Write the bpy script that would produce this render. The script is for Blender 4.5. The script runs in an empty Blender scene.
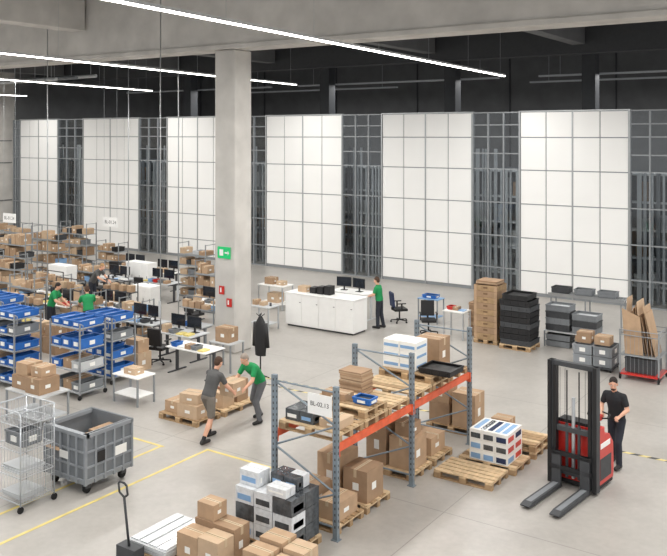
import bpy, math, random
import numpy as np
from mathutils import Vector, Matrix
random.seed(7)
# ---------------------------------------------------------------- camera calibration
FPX=836.0; HOR=135.0; CH=6.6; TH=math.radians(34.1)
cs,sn=math.cos(TH),math.sin(TH)
def G(px,py,z=0.0):
    """floor (or level z) point surveyed from the photograph -> metres"""
    d=(CH-z)*FPX/(py-HOR); l=(px-333.0)/FPX*d
    return (-sn*d+cs*l, cs*d+sn*l)
# ---------------------------------------------------------------- materials
MATS={}
def lin(c):
    c=c/255.0
    return c/12.92 if c<=0.04045 else ((c+0.055)/1.055)**2.4
def M(name,rgb,rough=0.6,metal=0.0,var=0.12,scale=6.0,emit=0.0,bump=0.0,coat=0.0):
    m=bpy.data.materials.new(name); m.use_nodes=True; nt=m.node_tree
    b=nt.nodes['Principled BSDF']
    c=[lin(v) for v in rgb]
    b.inputs['Roughness'].default_value=rough; b.inputs['Metallic'].default_value=metal
    if coat: b.inputs['Coat Weight'].default_value=coat
    tc=nt.nodes.new('ShaderNodeTexCoord'); nz=nt.nodes.new('ShaderNodeTexNoise')
    nz.inputs['Scale'].default_value=scale; nz.inputs['Detail'].default_value=4
    nt.links.new(tc.outputs['Object'],nz.inputs['Vector'])
    cr=nt.nodes.new('ShaderNodeValToRGB')
    cr.color_ramp.elements[0].position=0.3; cr.color_ramp.elements[1].position=0.7
    cr.color_ramp.elements[0].color=[max(0,v*(1-var)) for v in c]+[1]
    cr.color_ramp.elements[1].color=[min(1,v*(1+var)) for v in c]+[1]
    nt.links.new(nz.outputs['Fac'],cr.inputs['Fac']); nt.links.new(cr.outputs['Color'],b.inputs['Base Color'])
    if bump:
        bp=nt.nodes.new('ShaderNodeBump'); bp.inputs['Strength'].default_value=bump
        nt.links.new(nz.outputs['Fac'],bp.inputs['Height']); nt.links.new(bp.outputs['Normal'],b.inputs['Normal'])
    if emit:
        b.inputs['Emission Color'].default_value=c+[1]; b.inputs['Emission Strength'].default_value=emit
    MATS[name]=m; return m
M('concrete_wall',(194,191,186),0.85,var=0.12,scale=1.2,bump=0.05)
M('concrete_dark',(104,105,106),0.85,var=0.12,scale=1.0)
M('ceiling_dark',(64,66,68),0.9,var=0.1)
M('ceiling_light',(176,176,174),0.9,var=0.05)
M('steel_dark',(58,60,63),0.6,var=0.08)
M('panel_white',(245,245,243),0.45,var=0.02,scale=0.5)
M('alu',(172,175,177),0.35,0.5,var=0.04)
M('frame_grey',(146,150,153),0.5,0.2,var=0.04)
M('slat',(176,179,182),0.6,0.0,var=0.15,scale=3)
M('rackgrey',(104,108,112),0.6,0.0,var=0.1)
M('cardboard',(180,151,122),0.85,var=0.10,scale=5)
M('cardboard_b',(160,132,105),0.85,var=0.10,scale=5)
M('cardboard_c',(194,168,140),0.85,var=0.08,scale=5)
M('cardboard_in',(116,90,66),0.9)
M('tape',(196,176,146),0.3,var=0.04)
M('paper',(238,238,234),0.6,var=0.02)
M('wood',(202,176,140),0.8,var=0.2,scale=9)
M('wood_d',(166,138,104),0.85,var=0.2,scale=9)
M('post',(126,138,147),0.5,0.2)
M('orange',(216,98,64),0.5)
M('black',(28,28,30),0.55,var=0.1)
M('rubber',(20,20,21),0.8)
M('darkgrey',(64,66,69),0.6)
M('grey',(126,130,134),0.55,var=0.05)
M('boxgrey',(142,147,152),0.5,var=0.06,scale=3)
M('boxgrey_d',(116,121,126),0.55,var=0.06,scale=3)
M('lightgrey',(194,197,199),0.5,var=0.04)
M('white',(240,240,238),0.45,var=0.02)
M('blue',(42,104,182),0.45,var=0.08)
M('bluepale',(130,168,208),0.45,var=0.06)
M('red',(200,46,38),0.35,var=0.05,coat=0.3)
M('chrome',(196,200,204),0.3,0.7,var=0.04)
M('yellow',(214,196,120),0.6,var=0.15,scale=3)
M('signgreen',(20,165,95),0.5,emit=0.5)
M('screen',(25,32,42),0.15)
M('wrapwhite',(218,221,224),0.25,var=0.12,scale=14,coat=0.4)
M('wrapdark',(74,78,82),0.25,var=0.35,scale=12,coat=0.4)
M('led',(255,252,245),0.5,var=0.0,emit=12)
M('skin',(218,168,142),0.55,var=0.05)
M('hair_brown',(74,52,38),0.8)
M('hair_dark',(40,32,28),0.8)
M('hair_grey',(150,140,130),0.8)
M('hair_blond',(170,135,95),0.8)
M('shirt_green',(24,140,80),0.8,var=0.1,scale=9)
M('shirt_black',(36,38,42),0.85)
M('shirt_grey',(84,84,84),0.85)
M('trouser_grey',(100,102,106),0.85)
M('trouser_dark',(42,46,56),0.85)
M('shorts',(116,110,102),0.85)
M('shoe',(34,32,32),0.6)
M('navy',(38,50,82),0.85)
M('eyewhite',(225,220,214),0.4)
M('lip',(170,95,88),0.5)
fm=bpy.data.materials.new('floor_concrete'); fm.use_nodes=True; nt=fm.node_tree; b=nt.nodes['Principled BSDF']
tc=nt.nodes.new('ShaderNodeTexCoord')
n1=nt.nodes.new('ShaderNodeTexNoise'); n1.inputs['Scale'].default_value=0.35; n1.inputs['Detail'].default_value=8; n1.inputs['Roughness'].default_value=0.65
nt.links.new(tc.outputs['Object'],n1.inputs['Vector'])
cr=nt.nodes.new('ShaderNodeValToRGB'); cr.color_ramp.elements[0].position=0.3; cr.color_ramp.elements[1].position=0.72
cr.color_ramp.elements[0].color=(lin(156),lin(152),lin(147),1); cr.color_ramp.elements[1].color=(lin(180),lin(176),lin(170),1)
nt.links.new(n1.outputs['Fac'],cr.inputs['Fac'])
n2=nt.nodes.new('ShaderNodeTexNoise'); n2.inputs['Scale'].default_value=9; n2.inputs['Detail'].default_value=6
nt.links.new(tc.outputs['Object'],n2.inputs['Vector'])
bw=nt.nodes.new('ShaderNodeRGBToBW'); nt.links.new(n2.outputs['Color'],bw.inputs[0])
mx=nt.nodes.new('ShaderNodeMix'); mx.data_type='RGBA'; mx.blend_type='OVERLAY'; mx.inputs[0].default_value=0.15
nt.links.new(cr.outputs['Color'],mx.inputs[6]); nt.links.new(bw.outputs[0],mx.inputs[7])
br=nt.nodes.new('ShaderNodeTexBrick'); br.offset=0; br.inputs['Scale'].default_value=1; br.inputs['Brick Width'].default_value=6.6; br.inputs['Row Height'].default_value=6.6
br.inputs['Mortar Size'].default_value=0.010; br.inputs['Color1'].default_value=(1,1,1,1); br.inputs['Color2'].default_value=(1,1,1,1); br.inputs['Mortar'].default_value=(0.65,0.65,0.65,1)
nt.links.new(tc.outputs['Object'],br.inputs['Vector'])
m2=nt.nodes.new('ShaderNodeMix'); m2.data_type='RGBA'; m2.blend_type='MULTIPLY'; m2.inputs[0].default_value=1
nt.links.new(mx.outputs[2],m2.inputs[6]); nt.links.new(br.outputs['Color'],m2.inputs[7])
nt.links.new(m2.outputs[2],b.inputs['Base Color'])
b.inputs['Roughness'].default_value=0.34; b.inputs['Specular IOR Level'].default_value=0.5
MATS['floor_concrete']=fm
hm=bpy.data.materials.new('hazard_tape'); hm.use_nodes=True; nt=hm.node_tree; b=nt.nodes['Principled BSDF']
tc=nt.nodes.new('ShaderNodeTexCoord'); mp=nt.nodes.new('ShaderNodeMapping'); mp.inputs['Rotation'].default_value=(0,0,0.78)
wv=nt.nodes.new('ShaderNodeTexWave'); wv.inputs['Scale'].default_value=1.3
nt.links.new(tc.outputs['Object'],mp.inputs['Vector']); nt.links.new(mp.outputs['Vector'],wv.inputs['Vector'])
cr=nt.nodes.new('ShaderNodeValToRGB'); cr.color_ramp.interpolation='CONSTANT'
cr.color_ramp.elements[0].color=(0.05,0.05,0.05,1); cr.color_ramp.elements[1].position=0.5; cr.color_ramp.elements[1].color=(lin(215),lin(200),lin(135),1)
nt.links.new(wv.outputs['Fac'],cr.inputs['Fac']); nt.links.new(cr.outputs['Color'],b.inputs['Base Color'])
MATS['hazard']=hm
gm=bpy.data.materials.new('window_glass'); gm.use_nodes=True; nt=gm.node_tree
for n in list(nt.nodes): nt.nodes.remove(n)
o=nt.nodes.new('ShaderNodeOutputMaterial'); t=nt.nodes.new('ShaderNodeBsdfTransparent'); t.inputs[0].default_value=(0.88,0.90,0.91,1)
g=nt.nodes.new('ShaderNodeBsdfGlossy'); g.inputs['Roughness'].default_value=0.05; g.inputs[0].default_value=(0.8,0.8,0.8,1)
mi=nt.nodes.new('ShaderNodeMixShader'); mi.inputs[0].default_value=0.05
nt.links.new(t.outputs[0],mi.inputs[1]); nt.links.new(g.outputs[0],mi.inputs[2]); nt.links.new(mi.outputs[0],o.inputs[0])
MATS['glass']=gm
# ---------------------------------------------------------------- mesh builder
class MB:
    def __init__(s): s.v=[];s.f=[];s.m=[];s.s=[]
    def box(s,x0,y0,z0,x1,y1,z1,mat):
        n=len(s.v)
        s.v+=[(x0,y0,z0),(x1,y0,z0),(x1,y1,z0),(x0,y1,z0),(x0,y0,z1),(x1,y0,z1),(x1,y1,z1),(x0,y1,z1)]
        for q in ((3,2,1,0),(4,5,6,7),(0,1,5,4),(1,2,6,5),(2,3,7,6),(3,0,4,7)):
            s.f.append(tuple(n+i for i in q)); s.m.append(mat); s.s.append(False)
        return s
    def cb(s,cx,cy,z0,w,d,h,mat): return s.box(cx-w/2,cy-d/2,z0,cx+w/2,cy+d/2,z0+h,mat)
    def tube(s,p0,p1,r,mat,n=8,r2=None,cap=True):
        p0=Vector(p0);p1=Vector(p1); r2=r if r2 is None else r2
        a=(p1-p0)
        if a.length<1e-6: return s
        a.normalize(); u=a.orthogonal().normalized(); w=a.cross(u)
        k=len(s.v)
        for p,rr in ((p0,r),(p1,r2)):
            for i in range(n):
                t=2*math.pi*i/n; s.v.append(tuple(p+u*math.cos(t)*rr+w*math.sin(t)*rr))
        for i in range(n):
            j=(i+1)%n; s.f.append((k+i,k+j,k+n+j,k+n+i)); s.m.append(mat); s.s.append(n>6)
        if cap:
            s.f.append(tuple(k+i for i in reversed(range(n)))); s.m.append(mat); s.s.append(False)
            s.f.append(tuple(k+n+i for i in range(n))); s.m.append(mat); s.s.append(False)
        return s
    def path(s,pts,r,mat,n=6):
        for a,b in zip(pts,pts[1:]): s.tube(a,b,r,mat,n)
        return s
    def prism(s,prof,x0,x1,mat,axis='x'):
        k=len(s.v);n=len(prof)
        for x in (x0,x1):
            for a,b in prof:
                s.v.append((x,a,b) if axis=='x' else ((a,x,b) if axis=='y' else (a,b,x)))
        for i in range(n):
            j=(i+1)%n; s.f.append((k+i,k+j,k+n+j,k+n+i)); s.m.append(mat); s.s.append(False)
        s.f.append(tuple(k+i for i in reversed(range(n)))); s.m.append(mat); s.s.append(False)
        s.f.append(tuple(k+n+i for i in range(n))); s.m.append(mat); s.s.append(False)
        return s
    def quad(s,pts,mat,th=0.004):
        P=[Vector(p) for p in pts]; nrm=(P[1]-P[0]).cross(P[2]-P[0]).normalized()*th
        k=len(s.v); s.v+=[tuple(p) for p in P]+[tuple(p+nrm) for p in P]; n=len(P)
        s.f.append(tuple(k+i for i in reversed(range(n)))); s.f.append(tuple(k+n+i for i in range(n)))
        s.m+= [mat,mat]; s.s+=[False,False]
        for i in range(n):
            j=(i+1)%n; s.f.append((k+i,k+j,k+n+j,k+n+i)); s.m.append(mat); s.s.append(False)
        return s
    def sphere(s,c,r,mat,sc=(1,1,1),nu=10,nv=6):
        k=len(s.v); s.v.append((c[0],c[1],c[2]-r*sc[2]))
        for j in range(1,nv):
            ph=-math.pi/2+math.pi*j/nv
            for i in range(nu):
                t=2*math.pi*i/nu; s.v.append((c[0]+r*sc[0]*math.cos(ph)*math.cos(t),c[1]+r*sc[1]*math.cos(ph)*math.sin(t),c[2]+r*sc[2]*math.sin(ph)))
        s.v.append((c[0],c[1],c[2]+r*sc[2])); top=len(s.v)-1
        def A(f): s.f.append(f); s.m.append(mat); s.s.append(True)
        for i in range(nu):
            j=(i+1)%nu; A((k,k+1+j,k+1+i)); A((top,top-nu+i,top-nu+j))
        for q in range(nv-2):
            for i in range(nu):
                j=(i+1)%nu; a=k+1+q*nu; A((a+i,a+j,a+nu+j,a+nu+i))
        return s
    def merge(s,o,loc=(0,0,0),rz=0.0):
        k=len(s.v); c,q=math.cos(rz),math.sin(rz)
        for x,y,z in o.v: s.v.append((loc[0]+c*x-q*y,loc[1]+q*x+c*y,loc[2]+z))
        for f in o.f: s.f.append(tuple(k+i for i in f))
        s.m+=o.m; s.s+=o.s; return s
    def build(s,name,loc=(0,0,0),rz=0.0,bevel=0.0,parent=None):
        me=bpy.data.meshes.new(name); me.from_pydata(s.v,[],s.f)
        names=[]
        for m in s.m:
            if m not in names: names.append(m)
        for n in names: me.materials.append(MATS[n])
        ix={n:i for i,n in enumerate(names)}
        me.polygons.foreach_set('material_index',[ix[m] for m in s.m])
        me.polygons.foreach_set('use_smooth',s.s); me.update()
        ob=bpy.data.objects.new(name,me); bpy.context.scene.collection.objects.link(ob)
        ob.location=loc if len(loc)==3 else (loc[0],loc[1],0); ob.rotation_euler=(0,0,rz)
        if bevel:
            bv=ob.modifiers.new('bevel','BEVEL'); bv.width=bevel; bv.segments=2; bv.limit_method='ANGLE'
        if parent: ob.parent=parent
        return ob
OCC=[]
def reserve(cx,cy,w,d): OCC.append((cx-w/2,cy-d/2,cx+w/2,cy+d/2))
def isfree(cx,cy,w,d,g=.06):
    for a in OCC:
        if cx-w/2-g<a[2] and cx+w/2+g>a[0] and cy-d/2-g<a[3] and cy+d/2+g>a[1]: return False
    return True
def fit(cx,cy,w,d):
    """find the closest free floor footprint"""
    for i in range(0,16):
        for k in range(24 if i else 1):
            x=cx+i*.2*math.cos(k*math.pi/12); y=cy+i*.2*math.sin(k*math.pi/12)
            if isfree(x,y,w,d): reserve(x,y,w,d); return x,y
    reserve(cx,cy,w,d); return cx,cy
def near(px,py,w,d,z=0.0,f=False):
    x,y=G(px,py,z); x-=w/2; y+=d/2
    if f: x,y=fit(x,y,w,d)
    return (x,y,z)
# ---------------------------------------------------------------- generic objects
def carton(w,d,h,mat=None,label=True,opened=False):
    mat=mat or random.choice(['cardboard','cardboard_b','cardboard_c','cardboard'])
    b=MB()
    if opened:
        t=0.012
        b.box(-w/2,-d/2,0,w/2,d/2,t,mat)
        b.box(-w/2,-d/2,t,-w/2+t,d/2,h,mat).box(w/2-t,-d/2,t,w/2,d/2,h,mat)
        b.box(-w/2+t,-d/2,t,w/2-t,-d/2+t,h,mat).box(-w/2+t,d/2-t,t,w/2-t,d/2,h,mat)
        b.box(-w/2+t,-d/2+t,t,w/2-t,d/2-t,h*0.6,'cardboard_in')
        f=min(w,d)*0.35
        b.quad([(-w/2,-d/2,h),(w/2,-d/2,h),(w/2,-d/2-f*.9,h-f*.3),(-w/2,-d/2-f*.9,h-f*.3)],mat)
        b.quad([(w/2,-d/2,h),(w/2,d/2,h),(w/2+f*.8,d/2,h+f*.3),(w/2+f*.8,-d/2,h+f*.3)],mat)
        b.quad([(-w/2,d/2,h),(-w/2,-d/2,h),(-w/2-f*.6,-d/2,h+f*.5),(-w/2-f*.6,d/2,h+f*.5)],mat)
    else:
        b.cb(0,0,0,w,d,h,mat)
        e=0.002
        if w>=d:
            b.box(-w/2-e,-0.03,h*0.75,w/2+e,0.03,h+e,'tape'); b.box(-w/2,-0.003,h+e,w/2,0.003,h+2*e,'cardboard_in')
        else:
            b.box(-0.03,-d/2-e,h*0.75,0.03,d/2+e,h+e,'tape'); b.box(-0.003,-d/2,h+e,0.003,d/2,h+2*e,'cardboard_in')
    if label:
        k=random.random()
        if k<.6: b.box(-w*.1,-d/2-.003,h*.35,w*.15,-d/2,h*.58,'paper')
        if k>.3: b.box(w/2,-d*.2,h*.35,w/2+.003,d*.05,h*.58,'paper')
    return b
def pallet(w=1.2,d=0.8):
    b=MB()
    for i in range(3):
        y=-d/2+0.05+i*(d-0.1)/2
        b.cb(0,y,0,w,0.1,0.022,'wood_d')
        for j in range(3): b.cb(-w/2+.07+j*(w-.14)/2,y,0.022,0.14,0.1,0.078,'wood_d')
    for j in range(3): b.cb(-w/2+.07+j*(w-.14)/2,0,0.1,0.14,d,0.022,'wood')
    n=5; s=d/n
    for i in range(n): b.cb(0,-d/2+s*(i+.5),0.122,w,s*0.8,0.022,random.choice(['wood','wood','wood_d']))
    return b
def crate(w=0.6,d=0.4,h=0.2,mat='blue',label=True,inner='darkgrey'):
    b=MB(); t=0.015
    b.box(-w/2+.02,-d/2+.02,0,w/2-.02,d/2-.02,.02,mat)
    for (x0,y0,x1,y1) in ((-w/2,-d/2,w/2,-d/2+t),(-w/2,d/2-t,w/2,d/2),(-w/2,-d/2+t,-w/2+t,d/2-t),(w/2-t,-d/2+t,w/2,d/2-t)):
        b.box(x0,y0,0.02,x1,y1,h-.02,mat)
    b.box(-w/2-.012,-d/2-.012,h-.035,w/2+.012,-d/2+t,h,mat).box(-w/2-.012,d/2-t,h-.035,w/2+.012,d/2+.012,h,mat)
    b.box(-w/2-.012,-d/2+t,h-.035,-w/2+t,d/2-t,h,mat).box(w/2-t,-d/2+t,h-.035,w/2+.012,d/2-t,h,mat)
    for i in range(4):
        x=-w/2+w*(i+.5)/4; b.box(x-.008,-d/2-.012,.02,x+.008,-d/2,h-.035,mat)
    b.box(-w/2+t,-d/2+t,h*.55,w/2-t,d/2-t,h*.6,inner)
    if label: b.box(w/2,-.08,h*.3,w/2+.014,.08,h*.7,'paper'); b.box(-.08,-d/2-.014,h*.3,.08,-d/2,h*.7,'paper')
    return b
def cell_fill(b,x0,x1,y0,y1,z,hmax,kind):
    x=x0+.02
    while x<x1-.2:
        w=random.uniform(.2,.45); w=min(w,x1-x-.02)
        hh=random.uniform(.4,.92)*hmax; dd=(y1-y0)*random.uniform(.75,.95)
        r=random.random()
        if r<.66: b.merge(carton(w-.03,dd,hh,label=random.random()<.5),(x+w/2,(y0+y1)/2,z))
        elif r<.93: b.merge(crate(w-.04,dd,min(hh,.22),random.choice(['grey','darkgrey','lightgrey','bluepale','black','darkgrey']),False),(x+w/2,(y0+y1)/2,z))
        x+=w
def shelving(w=1.2,d=.5,h=2.0,levels=4,kind='carton',mat='chrome',fillp=.92):
    b=MB()
    for x in (-w/2,w/2):
        for y in (-d/2,d/2): b.box(x-.018,y-.018,0,x+.018,y+.018,h,mat)
        b.tube((x,-d/2,h-.03),(x,d/2,h-.03),.014,mat,6)
    st=(h-.1)/levels
    for i in range(levels):
        z=.05+i*st
        b.box(-w/2,-d/2,z,w/2,d/2,z+.025,mat); b.box(-w/2,-d/2-.012,z-.03,w/2,-d/2,z+.03,mat)
        if random.random()<fillp: cell_fill(b,-w/2+.02,w/2-.02,-d/2+.01,d/2-.02,z+.025,st-.05,kind)
    return b
def desk(w=1.6,d=.8,h=.75,leg='darkgrey',top='white',shelf=False):
    b=MB(); b.box(-w/2,-d/2,h-.03,w/2,d/2,h,top)
    for x in (-w/2+.06,w/2-.06):
        b.box(x-.03,-d/2+.05,0.0,x+.03,d/2-.05,.03,leg); b.box(x-.03,-.04,.03,x+.03,.04,h-.03,leg); b.box(x-.025,-d/2+.08,h-.07,x+.025,d/2-.08,h-.03,leg)
    b.box(-w/2+.06,-.02,h-.12,w/2-.06,.02,h-.07,leg)
    if shelf:
        b.box(-w/2,d/2-.03,h,-w/2+.03,d/2,h+.8,leg).box(w/2-.03,d/2-.03,h,w/2,d/2,h+.8,leg)
        b.box(-w/2,d/2-.3,h+.45,w/2,d/2,h+.475,leg).box(-w/2,d/2-.03,h+.77,w/2,d/2,h+.8,leg)
        for k in range(4): b.merge(carton(.22,.2,random.uniform(.12,.25),label=False),(-w/2+.2+k*(w-.4)/3,d/2-.15,h+.475))
    return b
def table4(w,d,h,top='white',leg='chrome',low=False):
    b=MB(); b.box(-w/2,-d/2,h-.03,w/2,d/2,h,top)
    for x in (-w/2+.03,w/2-.03):
        for y in (-d/2+.03,d/2-.03): b.box(x-.02,y-.02,0,x+.02,y+.02,h-.03,leg)
    if low: b.box(-w/2+.03,-d/2+.03,.2,w/2-.03,d/2-.03,.225,top)
    return b
def monitor():
    b=MB(); b.cb(0,0,0,.24,.18,.012,'black'); b.box(-.025,-.02,.012,.025,.02,.3,'black')
    b.box(-.28,-.04,.14,.28,-.015,.48,'black'); b.box(-.265,-.043,.155,.265,-.04,.465,'screen'); return b
def chair(back='black'):
    b=MB()
    for i in range(5):
        a=i*2*math.pi/5; x,y=.3*math.cos(a),.3*math.sin(a)
        b.tube((0,0,.1),(x,y,.075),.025,'black',6,.018); b.tube((x-.02,y,.03),(x+.02,y,.03),.03,'rubber',8); b.tube((x,y,.05),(x,y,.085),.012,'black',6)
    b.tube((0,0,.08),(0,0,.42),.028,'black',8)
    b.box(-.24,-.23,.42,.24,.24,.50,'black'); b.box(-.03,.2,.44,.03,.29,.62,'black')
    b.prism([(.22,.56),(.28,.56),(.33,1.05),(.28,1.07)],-.22,.22,back)
    for s_ in (-1,1): b.box(s_*.27-.025,-.15,.68,s_*.27+.025,.15,.71,'black'); b.box(s_*.27-.015,-.02,.46,s_*.27+.015,.03,.68,'black')
    return b
# ---------------------------------------------------------------- room shell
fl=MB(); fl.box(-62,-2,-.2,16,52,0,'floor_concrete'); fl.build('floor')
YW=33.0; TOP=7.55; CE=11.5; HW=CE-.14
def wx(px,Y=YW):
    t=(px-333)/FPX; return Y*(-sn+cs*t)/(cs+sn*t)
panels=[(wx(20),wx(57)),(wx(83),wx(138)),(wx(167),wx(167)+4.5),(wx(266),wx(341)),(wx(382),wx(471)),(wx(520),wx(628)),(wx(628)+2.3,wx(628)+6.7),(wx(628)+9,wx(628)+13.4)]
zr=[0.12,1.0,2.35,3.75,5.15,6.5,TOP]
pw=MB()
for (a,b_) in panels:
    n=4; s=(b_-a)/n
    pw.box(a,YW+.03,0,b_,YW+.14,TOP,'frame_grey')
    for i in range(n):
        for z0,z1 in zip(zr,zr[1:]):
            pw.box(a+i*s+.022,YW,z0+.022,a+(i+1)*s-.022,YW+.05,z1-.022,'panel_white')
    pw.box(a-.06,YW-.03,0,a,YW+.16,TOP+.05,'alu'); pw.box(b_,YW-.03,0,b_+.06,YW+.16,TOP+.05,'alu')
    pw.box(a,YW-.03,TOP,b_,YW+.16,TOP+.05,'alu')
    pw.box((a+b_)/2-.03,YW-.02,0,(a+b_)/2+.03,YW+.05,TOP,'alu')
pw.build('wall_back')
wi=0
edges=[(-47.3,panels[0][0])]+[(p[1],q[0]) for p,q in zip(panels,panels[1:])]
for a,b_ in edges:
    wi+=1; w=MB(); a+=.06;b_-=.06
    w.box(a,YW+.06,0,b_,YW+.07,TOP,'glass')
    nb=3
    for i in range(nb+1):
        x=a+(b_-a)*i/nb; w.box(x-.03,YW,0,x+.03,YW+.12,TOP,'frame_grey')
    for z in (0,1.0,2.35,3.75,5.15,5.8,6.5,7.0,TOP-.03): w.box(a,YW+.01,z,b_,YW+.11,z+.05,'frame_grey')
    w.build('window_%d'%wi)
    r=MB()
    x=a-1.6
    while x<b_+.6:
        ww=random.uniform(.06,.18); r.box(x,YW+1.0,0,x+ww,YW+1.06,random.choice([5.1,5.1,5.1,6.0]),random.choice(['slat','lightgrey','slat','rackgrey'])); x+=ww+random.uniform(.05,.2)
    r.box(a-1.6,YW+1.7,0,b_+.6,YW+1.74,5.2,'rackgrey')
    for z in (.6,1.7,2.8,3.9,5.0): r.box(a-1.6,YW+1.08,z,b_+.6,YW+1.6,z+.08,'lightgrey')
    for z in (.68,1.78,2.88,3.98):
        x=a-1.4
        while x<b_+.2:
            r.cb(x+.25,YW+1.4,z,.4,.35,random.uniform(.4,.8),random.choice(['cardboard_b','grey','lightgrey','slat','darkgrey'])); x+=random.uniform(.5,.9)
    r.build('storage_rack')
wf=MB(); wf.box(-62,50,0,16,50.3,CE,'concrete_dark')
for k in range(12): wf.box(-60+k*6.6,49.9,0,-59.94+k*6.6,50,CE,'steel_dark')
wf.build('wall_far')
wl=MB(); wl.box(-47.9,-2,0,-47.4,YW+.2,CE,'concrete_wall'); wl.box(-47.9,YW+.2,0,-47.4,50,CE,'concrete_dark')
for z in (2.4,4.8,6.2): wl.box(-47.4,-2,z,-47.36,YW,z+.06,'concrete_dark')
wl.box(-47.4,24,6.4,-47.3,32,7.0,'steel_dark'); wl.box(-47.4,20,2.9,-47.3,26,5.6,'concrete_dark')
wl.build('wall_left')
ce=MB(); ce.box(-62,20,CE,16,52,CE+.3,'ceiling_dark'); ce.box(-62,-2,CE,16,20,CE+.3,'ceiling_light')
ce.build('ceiling')
bm=MB(); bm.box(-47.3,19.2,9.2,16,20.0,CE-.01,'concrete_wall'); bm.box(-47.3,19.12,9.2,16,19.2,9.35,'concrete_wall'); bm.build('concrete_beam',bevel=.02)
for X in (-24.0,-7.3,3.0):
    g_=MB(); g_.box(X,-2,10.2,X+.7,19.1,CE-.01,'concrete_wall'); g_.build('roof_girder',bevel=.02)
for X in (-44.5,-34.5,-27.5,-18.2,-11.3,-3.5):
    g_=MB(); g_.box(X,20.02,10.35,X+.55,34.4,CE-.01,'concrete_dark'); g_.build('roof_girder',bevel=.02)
g_=MB(); g_.box(-47,34.5,10.0,16,35.1,CE-.01,'steel_dark'); g_.build('roof_truss_beam')
for px in (327,452,590,190):
    X=wx(px,37); c_=MB(); c_.box(X-.3,36.7,0,X+.3,37.3,CE-.01,'steel_dark'); c_.build('steel_column',bevel=.01)
CX,CY=-17.0,19.6
col=MB(); col.box(CX-.4,CY-.4,0,CX+.4,CY+.4,9.19,'concrete_wall'); col.build('concrete_column',bevel=.04); reserve(CX,CY,.9,.9)
sg=MB(); sg.box(-.25,-.03,0,.25,0,.35,'signgreen'); sg.box(-.17,-.034,.08,-.02,-.03,.27,'white'); sg.box(.04,-.034,.15,.18,-.03,.2,'white')
sg.prism([(.16,.1),(.22,.175),(.16,.25)],-.034,-.03,'white','y'); sg.build('exit_sign',(CX,CY-.41,2.85))
for z in (1.75,1.4):
    s_=MB(); s_.box(-.1,-.02,0,.1,0,.25,'red'); s_.box(-.05,-.024,.06,.0,-.02,.2,'white'); s_.build('fire_extinguisher_sign',(CX-.1 if z>1.5 else CX+.2,CY-.41,z))
d_=MB()
for k in range(3): d_.tube((-40.3,26+k*1.2,9.3+k*.15),(-33.8,26+k*1.2,9.3+k*.15),.09,'lightgrey' if k!=1 else 'grey',10)
for k in range(3):
    for q in range(3): d_.tube((-40+k*2.9,26+q*1.2,9.35+q*.15),(-40+k*2.9,26+q*1.2,CE),.015,'alu',5)
d_.build('ceiling_pipes')
p_=MB()
for i in range(10): p_.tube((-47,31.2-i*.22,0.0),(-47,31.2-i*.22,9.0),.05,'lightgrey' if i%2 else 'frame_grey',8)
for z in (2,5,8): p_.box(-47.25,29.1,z,-46.9,31.3,z+.08,'darkgrey')
p_.build('wall_pipes')
# LED lines
y0,y1=2.0,31.3
for Xa,Xb in ((-41.5,-43.5),(-28.4,-32.8),(-19.8,-23.3),(-10.7,-13.0),(-2.2,-3.0),(7,7)):
    L_=math.hypot(y1-y0,Xb-Xa)/2; rz=math.atan2(Xa-Xb,y1-y0); X=(Xa+Xb)/2
    l=MB(); l.box(-.06,-L_,.05,.06,L_,.11,'lightgrey'); l.box(-.045,-L_+.02,.02,.045,L_-.02,.05,'led')
    for k in range(9):
        y=-L_+.5+k*(2*L_-1)/8; yy=(y0+y1)/2+y*math.cos(rz)
        l.tube((0,y,.11),(0,y,(9.18 if 19.0<yy<20.2 else HW)-8.9),.005,'alu',5)
    l.build('led_strip_light',(X,(y0+y1)/2,8.9),rz)
    ld=bpy.data.lights.new('led_lamp','AREA'); ld.shape='RECTANGLE'; ld.size=.25; ld.size_y=2*L_; ld.energy=1400; ld.color=(1,.975,.94)
    lo=bpy.data.objects.new('led_lamp',ld); lo.location=(X,(y0+y1)/2,8.9); lo.rotation_euler=(0,0,rz); bpy.context.scene.collection.objects.link(lo)
for X,Y in ((-30,42),(-10,42),(-36,37.9),(-22,37.9),(-8,37.9)):  # added fill lamps, brighten the hall behind the glazed strips
    ld=bpy.data.lights.new('rear_fill_lamp','AREA'); ld.shape='RECTANGLE'; ld.size=12; ld.size_y=.3; ld.energy=480
    lo=bpy.data.objects.new('rear_fill_lamp',ld); lo.location=(X,Y,9.3); bpy.context.scene.collection.objects.link(lo)
    l=MB(); l.box(-6,-.1,0,6,.1,.08,'lightgrey'); l.tube((-5,0,.08),(-5,0,CE-9.32),.01,'alu',5).tube((5,0,.08),(5,0,CE-9.32),.01,'alu',5); l.build('rear_fill_housing',(X,Y,9.32))  # made-up housing hung at each added fill lamp
# floor markings
fm_=MB(); fm_.box(-12.05,3,.001,-11.98,13.0,.004,'yellow'); fm_.box(-13.0,3,.001,-12.93,12.6,.004,'yellow'); fm_.box(-16,12.6,.001,-12.9,12.67,.004,'yellow'); fm_.box(-12.05,13.0,.001,-9.2,13.07,.004,'yellow')
fm_.build('floor_marking_lines')
ht=MB(); ht.box(-14.5,17.75,.001,-1.5,17.84,.004,'hazard'); ht.box(-14.2,17.3,.001,-9.4,17.37,.004,'hazard'); ht.build('hazard_floor_tape')
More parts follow.
